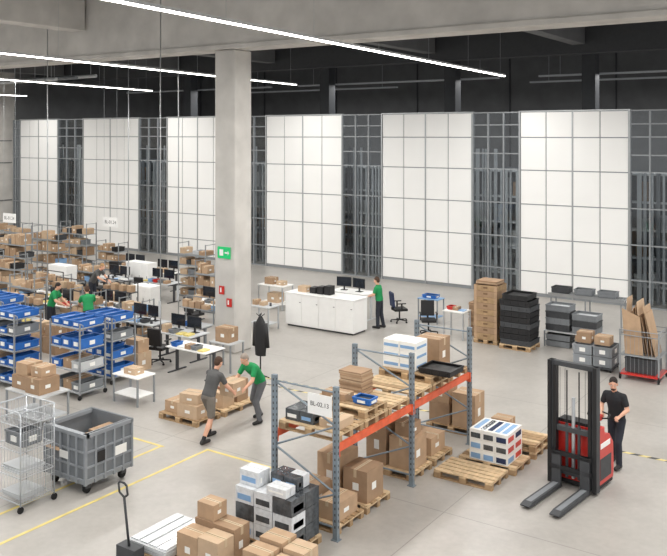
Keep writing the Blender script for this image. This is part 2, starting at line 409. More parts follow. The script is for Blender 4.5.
# ---------------------------------------------------------------- pallet rack
RX0,RX1=-8.87,-7.60; RY=[11.3,13.85,16.4]; ZB=1.55
rk=MB()
for y in RY:
    for x in (RX0,RX1):
        rk.box(x-.045,y-.035,0,x+.045,y+.035,2.5,'post'); rk.box(x-.07,y-.06,0,x+.07,y+.06,.015,'post')
        for k in range(23): rk.box(x-.012,y-.038,.2+k*.1,x+.012,y-.034,.24+k*.1,'darkgrey')
        for k in range(23): rk.box(x+.044,y-.012,.2+k*.1,x+.048,y+.012,.24+k*.1,'darkgrey')
    zz=[.2,.75,1.3,1.85,2.4]
    for i in range(4):
        a,b_=(RX0,RX1) if i%2==0 else (RX1,RX0)
        rk.tube((a,y,zz[i]),(b_,y,zz[i+1]),.018,'post',6)
    rk.tube((RX0,y,.2),(RX1,y,.2),.018,'post',6); rk.tube((RX0,y,2.4),(RX1,y,2.4),.018,'post',6)
for ya,yb in zip(RY,RY[1:]):
    for x in (RX0,RX1):
        rk.box(x-.025,ya+.036,ZB-.13,x+.025,yb-.036,ZB-.001,'orange')
        for yy in (ya+.04,yb-.04): rk.box(x-.05,yy-.012,ZB-.2,x+.05,yy+.012,ZB-.001,'orange')
rk.build('pallet_rack',bevel=.003)
sg=MB(); sg.box(-.24,-.01,0,.24,0,.34,'white'); sgo=sg.build('rack_label_sign',(RX1-.28,RY[0]-.06,2.0),0)
tx=bpy.data.curves.new('label_text','FONT'); tx.body='BL-02.13'; tx.size=.105; tx.extrude=.001; tx.align_x='CENTER'
to=bpy.data.objects.new('label_text',tx); bpy.context.scene.collection.objects.link(to); tx.materials.append(MATS['black']); to.parent=sgo; to.location=(0,-.012,.14); to.rotation_euler=(math.pi/2,0,0)
XM=(RX0+RX1)/2
def put(b,name,x,y,z=0,rz=0,bevel=0): return b.build(name,(x,y,z),rz,bevel)
for y in (11.78,12.60,13.40): put(pallet(1.25,.76),'wooden_pallet',XM,y,ZB)
for y in (14.33,15.13,15.93): put(pallet(1.25,.76),'wooden_pallet',XM,y,ZB)
PZ=ZB+.146
put(pallet(1.2,.8),'wooden_pallet',XM,15.1,PZ)
put(pallet(1.2,.76),'wooden_pallet',XM,12.62,PZ)
def wrapped(w,d,h,a='wrapdark',bb='wrapwhite',n=3,m=2):
    b=MB()
    for k in range(m):
        for i in range(n):
            x0=-w/2+i*w/n; z0=k*h/m
            b.box(x0+.008,-d/2,z0,x0+w/n-.008,0-.005,z0+h/m-.008,random.choice([a,bb,bb]))
            b.box(x0+.008,.005,z0,x0+w/n-.008,d/2,z0+h/m-.008,random.choice([a,bb]))
            b.box(x0+.05,-d/2-.004,z0+.05,x0+w/n-.06,-d/2,z0+h/m*.55,random.choice(['paper','wrapdark','bluepale']))
            b.box(w/2-.008,-d/2+.06,z0+.05,w/2-.003,-.06,z0+h/m*.55,'wrapdark' if k%2 else 'paper')
    return b
put(wrapped(.6,.5,.2,'wrapdark','wrapdark',2,1),'wrapped_parcel',XM-.26,11.75,PZ)
put(carton(.4,.45,.14,'cardboard_c'),'cardboard_box',XM+.34,11.75,PZ)
put(carton(.5,.3,.12),'cardboard_box',XM-.2,12.6,PZ+.146)
put(crate(.35,.25,.12,'blue'),'plastic_crate',XM+.38,12.6,PZ+.146)
def flatstack(w,d,n,t=.02,mats=('cardboard','cardboard_b','cardboard_c')):
    b=MB()
    for i in range(n):
        dx,dy=random.uniform(-.015,.015),random.uniform(-.015,.015)
        b.cb(dx,dy,i*t,w,d,t*.88,random.choice(mats))
    return b
put(flatstack(.5,.4,18,.025),'flat_cardboard_stack',XM-.33,13.42,PZ)
wb=MB()
for k in range(3):
    for i in range(2):
        wb.cb(-.19+i*.38,0,k*.19,.37,.5,.185,'paper'); wb.box(-.36+i*.38,-.255,k*.19+.05,-.03+i*.38,-.25,k*.19+.11,'bluepale')
    wb.box(.375,-.2,k*.19+.05,.38,.2,k*.19+.1,'bluepale')
put(wb,'printed_carton_stack',XM-.2,15.1,PZ+.146)
put(carton(.55,.5,.62),'cardboard_box',XM+.0,15.95,PZ); put(carton(.32,.3,.3),'cardboard_box',XM-.45,15.95,PZ)
put(crate(.7,.6,.12,'black',False,'black'),'black_plastic_tray',XM+.62,15.1,PZ+.146)
def pal_load(x,y,items,pw_=1.2,pd=.8):
    put(pallet(pw_,pd),'wooden_pallet',x,y)
    for (dx,dy,w,d,h,*z) in items:
        put(carton(w,d,h),'cardboard_box',x+dx,y+dy,.146+(z[0] if z else 0))
pal_load(XM,11.85,[(-.3,0,.5,.6,.42),(.28,0,.45,.6,.3)],1.15)
pal_load(XM,12.75,[(.28,-.05,.5,.55,.55),(-.3,0,.5,.6,.7)],1.15)
pal_load(XM,14.4,[(.25,0,.5,.6,.6),(-.3,0,.45,.6,.8),(.25,0,.35,.4,.25,.606)],1.15)
pal_load(XM,15.3,[(0.1,0,.7,.6,.35)],1.15)
pal_load(-8.25,17.2,[(-.3,-.1,.5,.5,.45),(.3,-.1,.55,.5,.75),(-.3,-.1,.45,.45,.4,.456)])
for k in range(2): put(pallet(1.2,.8),'wooden_pallet',-6.72,16.75,.146*k)
put(carton(.4,.35,.3),'cardboard_box',-7.0,16.8,.292)
put(pallet(1.2,.8),'wooden_pallet',-6.75,15.75); put(pallet(1.2,.8),'wooden_pallet',-6.85,14.85)
wbx=MB()
for k in range(3):
    for i in range(3):
        for j in range(2):
            wbx.cb(-.27+i*.27,-.19+j*.38,k*.2,.262,.37,.195,'paper')
        wbx.box(-.37+i*.27,-.385,k*.2+.03,-.17+i*.27,-.38,k*.2+.13,random.choice(['navy','bluepale','wrapdark']))
    for j in range(2): wbx.box(.4,-.34+j*.38,k*.2+.03,.405,-.06+j*.38,k*.2+.13,random.choice(['navy','red','bluepale']))
for q in range(5): wbx.box(-.35+q*.15,-.3,.595,-.25+q*.15,.3,.6,random.choice(['navy','bluepale','wrapdark']))
put(wbx,'printed_carton_stack',-6.72,15.75,.146)
put(pallet(1.2,.8),'wooden_pallet',-8.36,10.72)
put(wrapped(1.15,.74,.78,n=3,m=3),'wrapped_carton_pallet_load',-8.36,10.72,.146)
put(wrapped(.55,.34,.2,'wrapdark','wrapwhite',2,1),'wrapped_parcel',-8.2,10.85,.927)
put(wrapped(.4,.3,.24,'wrapwhite','wrapwhite',1,1),'wrapped_parcel',-8.73,10.6,.927)
put(wrapped(.4,.25,.14,'wrapwhite','wrapwhite',1,1),'wrapped_parcel',-8.1,10.48,.927)
pal_load(-8.68,9.56,[(-.22,-.18,.42,.36,.42),(.2,-.18,.4,.36,.45),(-.2,.2,.42,.36,.5),(.2,.2,.38,.36,.5)],.9,.78)
pal_load(-7.5,9.72,[(-.24,-.18,.42,.34,.4),(.2,-.18,.4,.34,.34),(-.22,.2,.42,.36,.45),(.2,.2,.38,.36,.4)],.95,.78)
put(carton(.34,.3,.24),'cardboard_box',-8.9,9.76,.652)
put(pallet(.85,1.1),'wooden_pallet',-9.62,9.6,.0)
sm=MB()
for k in range(6): sm.cb(random.uniform(-.01,.01),random.uniform(-.01,.01),k*.02,.82,1.08,.016,'lightgrey' if k%2 else 'wrapwhite')
for i in range(4): sm.cb(-.3+i*.2,0,.12,.16,1.0,.02,'wrapwhite')
put(sm,'sheet_metal_stack',-9.62,9.6,.146)
pt=MB()
pt.box(-.2,-.2,.05,.2,.0,.32,'darkgrey'); pt.tube((-.05,-.1,.08),(.05,-.1,.08),.08,'rubber',12)
pt.tube((0,-.12,.3),(0,-.22,1.1),.02,'darkgrey',8)
pt.path([(0,-.22,1.1),(-.09,-.23,1.16),(-.09,-.25,1.30),(-.05,-.26,1.34),(.05,-.26,1.34),(.09,-.25,1.30),(.09,-.23,1.16),(0,-.22,1.1)],.016,'darkgrey',8)
put(pt,'hand_pallet_truck',-9.75,8.95)
# ---------------------------------------------------------------- grey big container
gc=MB(); W=1.15;D=1.1;H=1.13
for x in (-.45,.45):
    for y in (-.42,.42):
        gc.tube((x-.03,y,.08),(x+.03,y,.08),.08,'rubber',12); gc.box(x-.06,y-.06,.1,x+.06,y+.06,.2,'darkgrey')
gc.box(-W/2,-D/2,.2,W/2,D/2,.27,'boxgrey')
t=.04
for (x0,ya,x1,yb) in ((-W/2,D/2-t,W/2,D/2),(-W/2,-D/2+t,-W/2+t,D/2-t),(W/2-t,-D/2+t,W/2,D/2-t)): gc.box(x0,ya,.27,x1,yb,H,'boxgrey_d')
gc.box(-W/2,-D/2,.27,W/2,-D/2+t,H*.95,'boxgrey_d')
for (x0,ya,x1,yb) in ((-W/2-.03,D/2-.03,W/2+.03,D/2+.03),(-W/2-.03,-D/2-.03,W/2+.03,-D/2+.03+t),(-W/2-.03,-D/2,-W/2+.03+t,D/2),(W/2-t-.03,-D/2,W/2+.03,D/2)): gc.box(x0,ya,H-.07,x1,yb,H,'boxgrey')
for i in range(6):
    x=-W/2+W*i/5; gc.box(x-.022,-D/2-.028,.2,x+.022,-D/2,H-.07,'boxgrey')
    y=-D/2+D*i/5; gc.box(W/2,y-.022,.2,W/2+.028,y+.022,H-.07,'boxgrey')
for z in (.27,.5,.78): gc.box(-W/2,-D/2-.022,z,W/2,-D/2,z+.035,'boxgrey'); gc.box(W/2,-D/2,z,W/2+.022,D/2,z+.035,'boxgrey')
gc.box(W/2+.029,-.3,.55,W/2+.034,-.12,.75,'black'); gc.box(W/2+.029,.12,.55,W/2+.034,.4,.72,'paper')
gc.box(-.12,-D/2-.034,.6,.12,-D/2-.029,.74,'paper')
gc.merge(carton(.5,.45,.45),(-.2,.25,.27)); gc.merge(carton(.45,.5,.72),(.28,.2,.27)); gc.merge(carton(.4,.4,.5,opened=True),(-.3,-.3,.27))
cx,cy,_=near(85,497,W,D); put(gc,'bulk_container',cx,cy,0,0,.006); reserve(cx,cy,W+.1,D+.1)
# ---------------------------------------------------------------- wire roll cage
rc=MB(); w,d,h=.8,.7,1.75
for x in (-w/2,w/2):
    for y in (-d/2,d/2): rc.tube((x,y,.12),(x,y,h),.014,'chrome',8); rc.tube((x-.015,y,.06),(x+.015,y,.06),.06,'rubber',10); rc.tube((x,y,.06),(x,y,.13),.015,'chrome',6)
for z in (.15,.6,1.05,1.5):
    rc.path([(-w/2,-d/2,z),(w/2,-d/2,z),(w/2,d/2,z),(-w/2,d/2,z),(-w/2,-d/2,z)],.01,'chrome')
    for i in range(13): rc.tube((-w/2+w*i/12,-d/2,z),(-w/2+w*i/12,d/2,z),.004,'chrome',4)
    for i in range(4): rc.tube((-w/2,-d/2+d*i/3,z),(w/2,-d/2+d*i/3,z),.005,'chrome',4)
for s_ in range(13):
    y=-d/2+d*s_/12
    rc.tube((w/2,y,.15),(w/2,y,h),.004,'chrome',4); rc.tube((-w/2,y,.15),(-w/2,y,h),.004,'chrome',4)
for s_ in range(14): rc.tube((-w/2+w*s_/13,d/2,.15),(-w/2+w*s_/13,d/2,h),.004,'chrome',4)
for k in range(10): rc.tube((w/2,-d/2,.2+k*.15),(w/2,d/2,.2+k*.15),.004,'chrome',4)
rc.path([(w/2,-d/2,h),(w/2,d/2,h),(-w/2,d/2,h),(-w/2,-d/2,h),(w/2,-d/2,h)],.014,'chrome')
rc.merge(crate(.5,.4,.25,'grey'),(0,0,1.06)); rc.merge(flatstack(.5,.5,5,.02,('wrapwhite','lightgrey')),(0,0,.61)); rc.merge(flatstack(.5,.5,3,.03,('wrapwhite','lightgrey')),(0,0,.16))
cx,cy,_=near(20,514,w,d); put(rc,'wire_roll_cage',cx,cy); reserve(cx,cy,w+.1,d+.1)
STAND=[(88,340,60,'shirt_green','hair_brown',.15),(51,334,-60,'shirt_green','hair_dark',.1),(92,306,-70,'shirt_grey','hair_blond',.25)]
for s_ in STAND: X,Y=G(s_[0],s_[1]); reserve(X,Y,1.1,1.1)
POLES=[(178,330),(47,320),(128,300),(160,350)]
for q in POLES: X,Y=G(*q); reserve(X,Y,.15,.15)
reserve(-12.33,14.2,1.2,2.6)
# ---------------------------------------------------------------- crate trolleys
def crate_trolley(w=1.3,d=.8,h=1.85,n=4):
    b=MB()
    for x in (-w/2,w/2):
        for y in (-d/2,d/2): b.box(x-.018,y-.018,.12,x+.018,y+.018,h,'frame_grey'); b.tube((x-.015,y,.06),(x+.015,y,.06),.06,'rubber',10)
    st=(h-.3)/n
    for i in range(n+1):
        z=.16+i*st
        b.path([(-w/2,-d/2,z),(w/2,-d/2,z),(w/2,d/2,z),(-w/2,d/2,z),(-w/2,-d/2,z)],.014,'frame_grey')
        b.box(-w/2,-d/2,z+.005,w/2,d/2,z+.015,'lightgrey')
        k=int(w/.36)
        for j in range(k):
            x=-w/2+w*(j+.5)/k; r=random.random()
            if r<.6 or i==n: b.merge(crate(w/k-.04,d-.08,.18 if i==n else random.choice([.14,.2,.26]),'blue',True,random.choice(['lightgrey','bluepale','paper','grey'])),(x,0,z+.015))
            elif r<.84: b.merge(crate(w/k-.04,d-.08,.22,random.choice(['lightgrey','grey']),True,'darkgrey'),(x,0,z+.015))
            else: b.merge(carton(w/k-.06,d-.15,.24),(x,0,z+.015))
    for y in (-d/2,d/2): b.path([(w/2,y,h-.3),(w/2+.12,y,h-.25),(w/2+.12,y,h-.02),(w/2,y,h)],.012,'frame_grey')
    return b
for (px,py,w,d,h,n) in ((84,402,1.15,.8,1.9,3),(116,386,1.1,.8,1.75,3),(18,392,1.1,.8,1.95,4),(4,372,1.1,.8,1.95,4)):
    cx,cy,_=near(px,py,w+.25,d,0,True); put(crate_trolley(w,d,h,n),'crate_trolley',cx-.05,cy)
cx,cy,_=near(40,432,1.3,.8,0,True); put(table4(1.3,.8,.75,'lightgrey','frame_grey',True),'packing_table',cx,cy)
for (dx,dy,w,d,h,z) in ((-.35,0,.5,.5,.3,0),(.25,-.05,.5,.55,.35,0),(-.3,0,.42,.42,.28,.308),(.22,0,.38,.4,.22,.358)): put(carton(w,d,h),'cardboard_box',cx+dx,cy+dy,.752+z)
cx,cy,_=near(137,408,.9,.6,0,True); put(table4(.9,.6,.7,'white','frame_grey',True),'side_table',cx,cy); put(carton(.4,.3,.15),'cardboard_box',cx,cy,.702)
# ---------------------------------------------------------------- benches
def supplies(w):
    b=MB()
    n=max(3,int(w/.24))
    for k in range(n):
        x=-w/2+.1+k*(w-.2)/(n-1); r=random.random()
        if r<.3: b.cb(x,0,0,.2,.28,.02+.05*random.random(),random.choice(['paper','bluepale','yellow']))
        elif r<.6: b.merge(crate(.19,.26,.12,random.choice(['grey','bluepale','darkgrey','red','blue']),False),(x,0,0))
        elif r<.85: b.merge(carton(.19,.24,random.uniform(.08,.25),label=False),(x,0,0))
        else: b.tube((x,0,0),(x,0,.11),.04,'darkgrey',10)
    return b
def wbench(px,py,w=1.6,d=.8,mon=True,chairs=True,shelf=False,leg='darkgrey',chair_back='black'):
    x,y=G(px,py); x-=w/2; y+=d/2
    dd=d+(.85 if chairs else 0); off=.42 if chairs else 0
    x,y=fit(x,y-off,w,dd); cx,cy=x,y+off
    put(desk(w,d,.75,leg,random.choice(['white','lightgrey']),shelf),'work_desk',cx,cy,0,0,.004)
    if mon: put(monitor(),'computer_monitor',cx-.3,cy+(.02 if shelf else .15),.752); put(monitor(),'computer_monitor',cx+.35,cy+(.02 if shelf else .15),.752)
    put(supplies(w-.3),'office_supplies',cx,cy-.2,.752)
    if chairs: put(chair(chair_back),'office_chair',cx-.1,cy-d/2-.42,0,math.pi+random.uniform(-.4,.4))
    return cx,cy
wbench(205,382,1.5,.8,False,False)
wbench(190,364,1.4,.8,True,True)
wbench(206,360,1.2,.7,False,False,True,'frame_grey')
wbench(150,352,1.6,.8,True,True)
wbench(202,332,1.6,.8,True,True)
wbench(120,332,1.6,.8,True,False,True)
wbench(62,338,1.6,.8,True,False,True)
wbench(160,303,1.6,.8,True,True)
wbench(112,300,1.6,.8,True,True)
wbench(45,318,1.4,.8,False,False,True)
wbench(138,285,1.6,.8,True,True)
wbench(170,292,1.4,.8,True,False)
wbench(24,348,1.6,.8,True,False,True)
for (px,py,w,h) in ((138,303,1.3,1.35),(66,296,1.2,1.2),(150,318,1.0,1.1)):
    cx,cy,_=near(px,py,w,.55,0,True); c_=MB(); c_.cb(0,0,.05,w,.5,h-.05,'white'); c_.cb(0,0,0,w-.06,.44,.05,'darkgrey')
    for k in range(3): c_.box(-w/2+w*k/3+.01,-.262,.1,-w/2+w*(k+1)/3-.01,-.25,h-.04,'white'); c_.box(-w/2+w*(k+1)/3-.06,-.275,h*.5,-w/2+w*(k+1)/3-.045,-.262,h*.62,'darkgrey')
    put(c_,'white_cabinet',cx,cy,0,0,.003)
for (px,py,w,d,h,n,k) in ((25,285,2.0,.6,2.3,4,'c'),(58,278,2.0,.6,2.3,4,'c'),(86,268,2.0,.6,2.2,4,'c'),(14,300,1.6,.6,1.8,3,'c'),(88,296,1.4,.6,1.4,3,'c'),(205,300,1.5,.6,2.2,5,'c'),(215,314,1.0,.5,1.9,4,'c'),(22,262,2.4,.6,2.0,4,'c'),(118,272,1.6,.6,1.4,3,'c'),(60,310,1.4,.5,1.3,3,'c'),(100,330,1.2,.5,1.4,3,'c'),(30,325,1.4,.5,1.6,4,'c'),(142,338,1.1,.5,1.2,3,'c')):
    cx,cy,_=near(px,py,w,d,0,True); put(shelving(w,d,h,n,k,'frame_grey'),'shelving_unit',cx,cy)
for (px,py) in ((20,330),(70,314),(112,318),(40,352),(100,345),(8,318),(60,352),(120,352),(145,372)):
    cx,cy,_=near(px,py,.6,.5,0,True); put(carton(.6,.5,.5),'cardboard_box',cx,cy); put(carton(.5,.4,.35),'cardboard_box',cx,cy,.506)
for (px,py,z) in ((9,218,3.0),(110,222,2.9)):
    X,Y=G(px,py,z); s_=MB(); s_.box(-.45,-.01,-.2,.45,.01,.2,'white'); s_.tube((-.4,0,.2),(-.4,0,HW-z),.006,'alu',5).tube((.4,0,.2),(.4,0,HW-z),.006,'alu',5)
    so=put(s_,'hanging_sign',X,Y,z)
    tx=bpy.data.curves.new('sign_text','FONT'); tx.body='BL-01.24'; tx.size=.2; tx.align_x='CENTER'; tx.materials.append(MATS['black'])
    to=bpy.data.objects.new('sign_text',tx); bpy.context.scene.collection.objects.link(to); to.parent=so; to.location=(0,-.013,-.07); to.rotation_euler=(math.pi/2,0,0)
for (px,py) in POLES:
    X,Y=G(px,py); s_=MB(); s_.tube((0,0,0),(0,0,HW),.018,'alu',8); s_.cb(0,0,0,.12,.12,.02,'alu'); s_.box(-.04,-.05,1.0,.04,-.02,1.5,'lightgrey'); put(s_,'power_pole',X,Y)
# right of column
cx,cy,_=near(282,311,1.2,.7,0,True); put(table4(1.2,.7,.9,'white','chrome',True),'packing_table',cx,cy); put(carton(.4,.35,.25),'cardboard_box',cx-.2,cy,.902); put(carton(.3,.3,.15,'cardboard_c'),'cardboard_box',cx+.3,cy,.902)
put(carton(.5,.4,.35),'cardboard_box',cx,cy,.227)
cx,cy,_=near(268,332,.9,.6,0,True); put(table4(.9,.6,.8,'lightgrey','chrome',True),'packing_table',cx,cy); put(supplies(.8),'office_supplies',cx,cy,.802)
# white counter
cx,cy,_=near(353,336,2.8,.85)
wc=MB(); wc.cb(0,0,.06,2.8,.85,1.07,'white'); wc.cb(0,0,0,2.7,.75,.06,'darkgrey'); wc.cb(0,0,1.13,2.86,.9,.03,'white')
for k in range(4): wc.box(-1.4+.7*k+.008,-.44,.08,-.7+.7*k-.008,-.425,1.12,'white'); wc.box(-.8+.7*k,-.455,.85,-.74+.7*k,-.44,.87,'darkgrey')
wc.box(1.4,-.4,.08,1.415,.4,1.12,'white')
put(wc,'white_counter_cabinet',cx,cy,0,0,.004); reserve(cx,cy,2.9,.95)
put(carton(.35,.3,.2,'cardboard_c'),'cardboard_box',cx-.9,cy,1.162)
bn=MB()
for k in range(3): bn.cb(-.35+k*.3,0,0,.24,.3,.2+.05*k,'black')
put(bn,'file_binders',cx-.1,cy,1.162)
X,Y=G(379,328); reserve(X,Y,.7,.7)
cx,cy,_=near(366,322,1.6,.8,0,True); put(desk(1.6,.8,.95,'lightgrey','white'),'standing_desk',cx,cy)
put(monitor(),'computer_monitor',cx-.4,cy,.952,math.radians(15)); put(monitor(),'computer_monitor',cx+.25,cy,.952,math.radians(-8))
X,Y=G(399,322); X,Y=fit(X,Y,.8,.8); put(chair('navy'),'office_chair',X,Y,0,2.4)
cx,cy,_=near(432,324,.8,.55,0,True); put(table4(.8,.55,.85,'bluepale','frame_grey',True),'side_table',cx,cy); put(crate(.5,.35,.12,'blue'),'plastic_crate',cx,cy,.852)
cx,cy,_=near(463,341,.75,.6,0,True); put(table4(.75,.6,.9,'white','chrome'),'side_table',cx,cy); put(supplies(.6),'office_supplies',cx,cy,.902)
X,Y=G(428,334); X,Y=fit(X,Y,.8,.8); put(chair(),'office_chair',X,Y,0,.6)
# stacks along the wall
cx,cy,_=near(497,346,.85,.85,0,True)
b=MB(); b.merge(pallet(.8,.8))
for k in range(9):
    z=.145+k*.19
    for (x0,ya,x1,yb) in ((-.39,-.39,.39,-.37),(-.39,.37,.39,.39),(-.39,-.37,-.37,.37),(.37,-.37,.39,.37)): b.box(x0,ya,z,x1,yb,z+.182,'cardboard_b' if k%2 else 'wood_d')
    b.box(-.36,-.36,z,.36,.36,z+.15,'cardboard_in'); b.box(-.07,-.395,z+.08,.07,-.389,z+.13,'cardboard_in')
    for s_ in (-.39,.3): b.box(s_,-.395,z,s_+.09,-.389,z+.18,'cardboard')
b.merge(flatstack(.7,.6,4,.03),(0,0,1.86))
put(b,'pallet_collar_stack',cx,cy)
cx,cy,_=near(476,338,.45,.6,0,True); put(flatstack(.4,.55,22,.05),'flat_cardboard_stack',cx,cy)
cx,cy,_=near(530,353,1.05,.9,0,True)
b=MB(); b.merge(pallet(1.0,.85))
for k in range(9):
    b.merge(crate(.96 if k<8 else .8,.8,.17,'black' if k%3 else 'darkgrey',False,'black'),(random.uniform(-.02,.02),0,.145+k*.172))
put(b,'black_crate_stack',cx,cy)
cx,cy,_=near(598,354,1.75,.75,0,True)
b=MB(); b.merge(table4(1.7,.7,.5,'lightgrey','frame_grey'))
for i in range(2):
    for k in range(4 if i==0 else 3): b.merge(crate(.75,.6,.2,'grey' if (k+i)%2 else 'darkgrey',False,'lightgrey'),(-.42+i*.84,0,.5+k*.2))
b.merge(crate(.75,.55,.18,'grey',False),(-.42,0,0)).merge(crate(.75,.55,.18,'lightgrey',False),(.42,0,0)); b.merge(crate(.75,.55,.18,'grey',False),(-.42,0,.2)).merge(carton(.6,.5,.25),(.42,0,.19))
put(b,'crate_cart',cx,cy)
cx,cy,_=near(624,334,2.65,.65,0,True)
b=MB()
for y in (-.28,.28): b.box(-1.3,y-.02,1.0,1.3,y+.02,1.1,'alu')
for i in range(26): b.tube((-1.25+i*.1,-.26,1.06),(-1.25+i*.1,.26,1.06),.025,'chrome',8)
for x in (-1.2,0,1.2):
    for y in (-.26,.26): b.box(x-.02,y-.02,0,x+.02,y+.02,1.0,'frame_grey')
for k in range(3): b.merge(crate(.6,.45,.2,'grey' if k else 'darkgrey',False),(-.9+k*.8,0,1.1))
put(b,'roller_conveyor',cx,cy)
cx,cy,_=near(612,374,1.15,.85,0,True)
b=MB()
for i in range(2):
    for k in range(2): b.merge(crate(.52,.75,.28,'grey' if i else 'boxgrey',True,'darkgrey'),(-.28+i*.56,0,.12+k*.285))
b.cb(0,0,.08,1.12,.8,.04,'darkgrey')
for x in (-.5,.5):
    for y in (-.35,.35): b.tube((x-.02,y,.04),(x+.02,y,.04),.04,'rubber',8)
put(b,'tote_dolly',cx,cy)
put(carton(.4,.4,.3),'cardboard_box',cx-.3,cy,.692); put(carton(.42,.4,.24,'cardboard'),'cardboard_box',cx+.22,cy,.692)
cx,cy,_=near(659,385,1.05,.95,0,True)
b=MB()
for x in (-.5,.5):
    for y in (-.45,.45): b.box(x-.02,y-.02,.12,x+.02,y+.02,1.35,'frame_grey'); b.tube((x-.02,y,.07),(x+.02,y,.07),.07,'rubber',10)
for z in (.65,1.2,1.33): b.path([(-.5,-.45,z),(.5,-.45,z),(.5,.45,z),(-.5,.45,z),(-.5,-.45,z)],.014,'frame_grey')
b.box(-.52,-.47,.13,.52,.47,.18,'red'); b.box(-.5,-.45,.66,.5,.45,.68,'frame_grey')
for k in range(9): b.tube((.5,-.4+k*.1,.18),(.5,-.4+k*.1,1.3),.005,'frame_grey',4); b.tube((-.45+k*.11,-.45,.18),(-.45+k*.11,-.45,1.3),.005,'frame_grey',4)
b.merge(crate(.8,.7,.4,'darkgrey',False,'cardboard'),(0,0,.18))
for k in range(10):
    x=-.42+k*.09; hh=random.uniform(.9,1.5); w2=random.uniform(.5,.8)
    b.quad([(x,-w2/2,.68),(x,w2/2,.68),(x+.05-k*.035,w2/2,.68+hh),(x+.05-k*.035,-w2/2,.68+hh)],random.choice(['cardboard','cardboard_b','cardboard_c']),.012)
b.quad([(-.38,-.40,.69),(.1,-.40,.69),(.0,-.36,1.7),(-.48,-.36,1.9)],'cardboard',.012)
put(b,'cardboard_waste_trolley',cx,cy)
# ---------------------------------------------------------------- stacker truck
st=MB()
for x in (-.28,.28):
    st.prism([(-1.25,.05),(-1.15,.03),(0,.03),(0,.1),(-1.1,.1),(-1.25,.07)],x-.09,x+.09,'darkgrey')
    st.prism([(-1.1,.101),(0,.101),(0,.104),(-1.1,.104)],x-.05,x+.05,'grey')
    st.tube((x-.07,-1.0,.045),(x+.07,-1.0,.045),.045,'rubber',10)
    st.box(x-.09,-.03,.03,x+.09,.03,.7,'darkgrey')
for x in (-.43,.43):
    st.box(x-.05,0.06,.05,x+.05,.2,2.35,'darkgrey'); st.box(x-.02 if x>0 else x-.05,.03,.05,x+.05 if x>0 else x+.02,.06,2.35,'black')
    st.box(x*.8-.03,.04,.1,x*.8+.03,.16,2.27,'black')
for z in (.25,1.05,2.26): st.box(-.48,.07,z,.48,.17,z+.09,'darkgrey')
st.box(-.4,-.03,.35,.4,.02,.43,'black').box(-.4,-.03,.62,.4,.02,.7,'black')
st.tube((0,.12,.2),(0,.12,1.7),.035,'chrome',10)
for x in (-.12,.12): st.tube((x,.1,.5),(x,.1,2.2),.014,'black',6); st.tube((x,.1,.2),(x,.1,1.2),.03,'darkgrey',8)
for x in (-.3,-.2,.2,.3): st.tube((x,.19,1.1),(x,.19,2.2),.005,'darkgrey',4)
st.prism([(.22,.12),(.9,.12),(.93,.3),(.9,.78),(.72,.98),(.5,1.02),(.5,1.16),(.22,1.16)],-.44,.44,'red')
st.box(-.36,.25,1.16,.36,.5,1.22,'black'); st.prism([(.51,1.025),(.72,.985),(.89,.79),(.91,.80),(.73,1.01),(.51,1.045)],-.3,.3,'black')
st.box(.44,.3,.2,.445,.8,.6,'darkgrey'); st.box(.44,.32,.78,.446,.75,.88,'white'); st.box(-.2,.931,.3,.2,.936,.6,'black')
st.box(-.43,.2,.05,.43,.9,.12,'black')
st.tube((-.06,.6,.1),(.06,.6,.1),.1,'rubber',14)
for x in (-.33,.33): st.tube((x-.03,.62,.07),(x+.03,.62,.07),.07,'rubber',10)
st.box(-.07,.85,.5,.07,1.0,.66,'black'); st.tube((0,.96,.6),(0,1.2,1.05),.03,'black',8)
st.box(-.09,1.13,1.02,.09,1.25,1.12,'red'); st.path([(-.09,1.2,1.06),(-.2,1.2,1.08),(-.22,1.3,1.13),(-.05,1.32,1.15)],.016,'black',8); st.path([(.09,1.2,1.06),(.2,1.2,1.08),(.22,1.3,1.13),(.05,1.32,1.15)],.016,'black',8)
put(st,'electric_pallet_stacker',-5.05,15.3,0,-.117,.006)
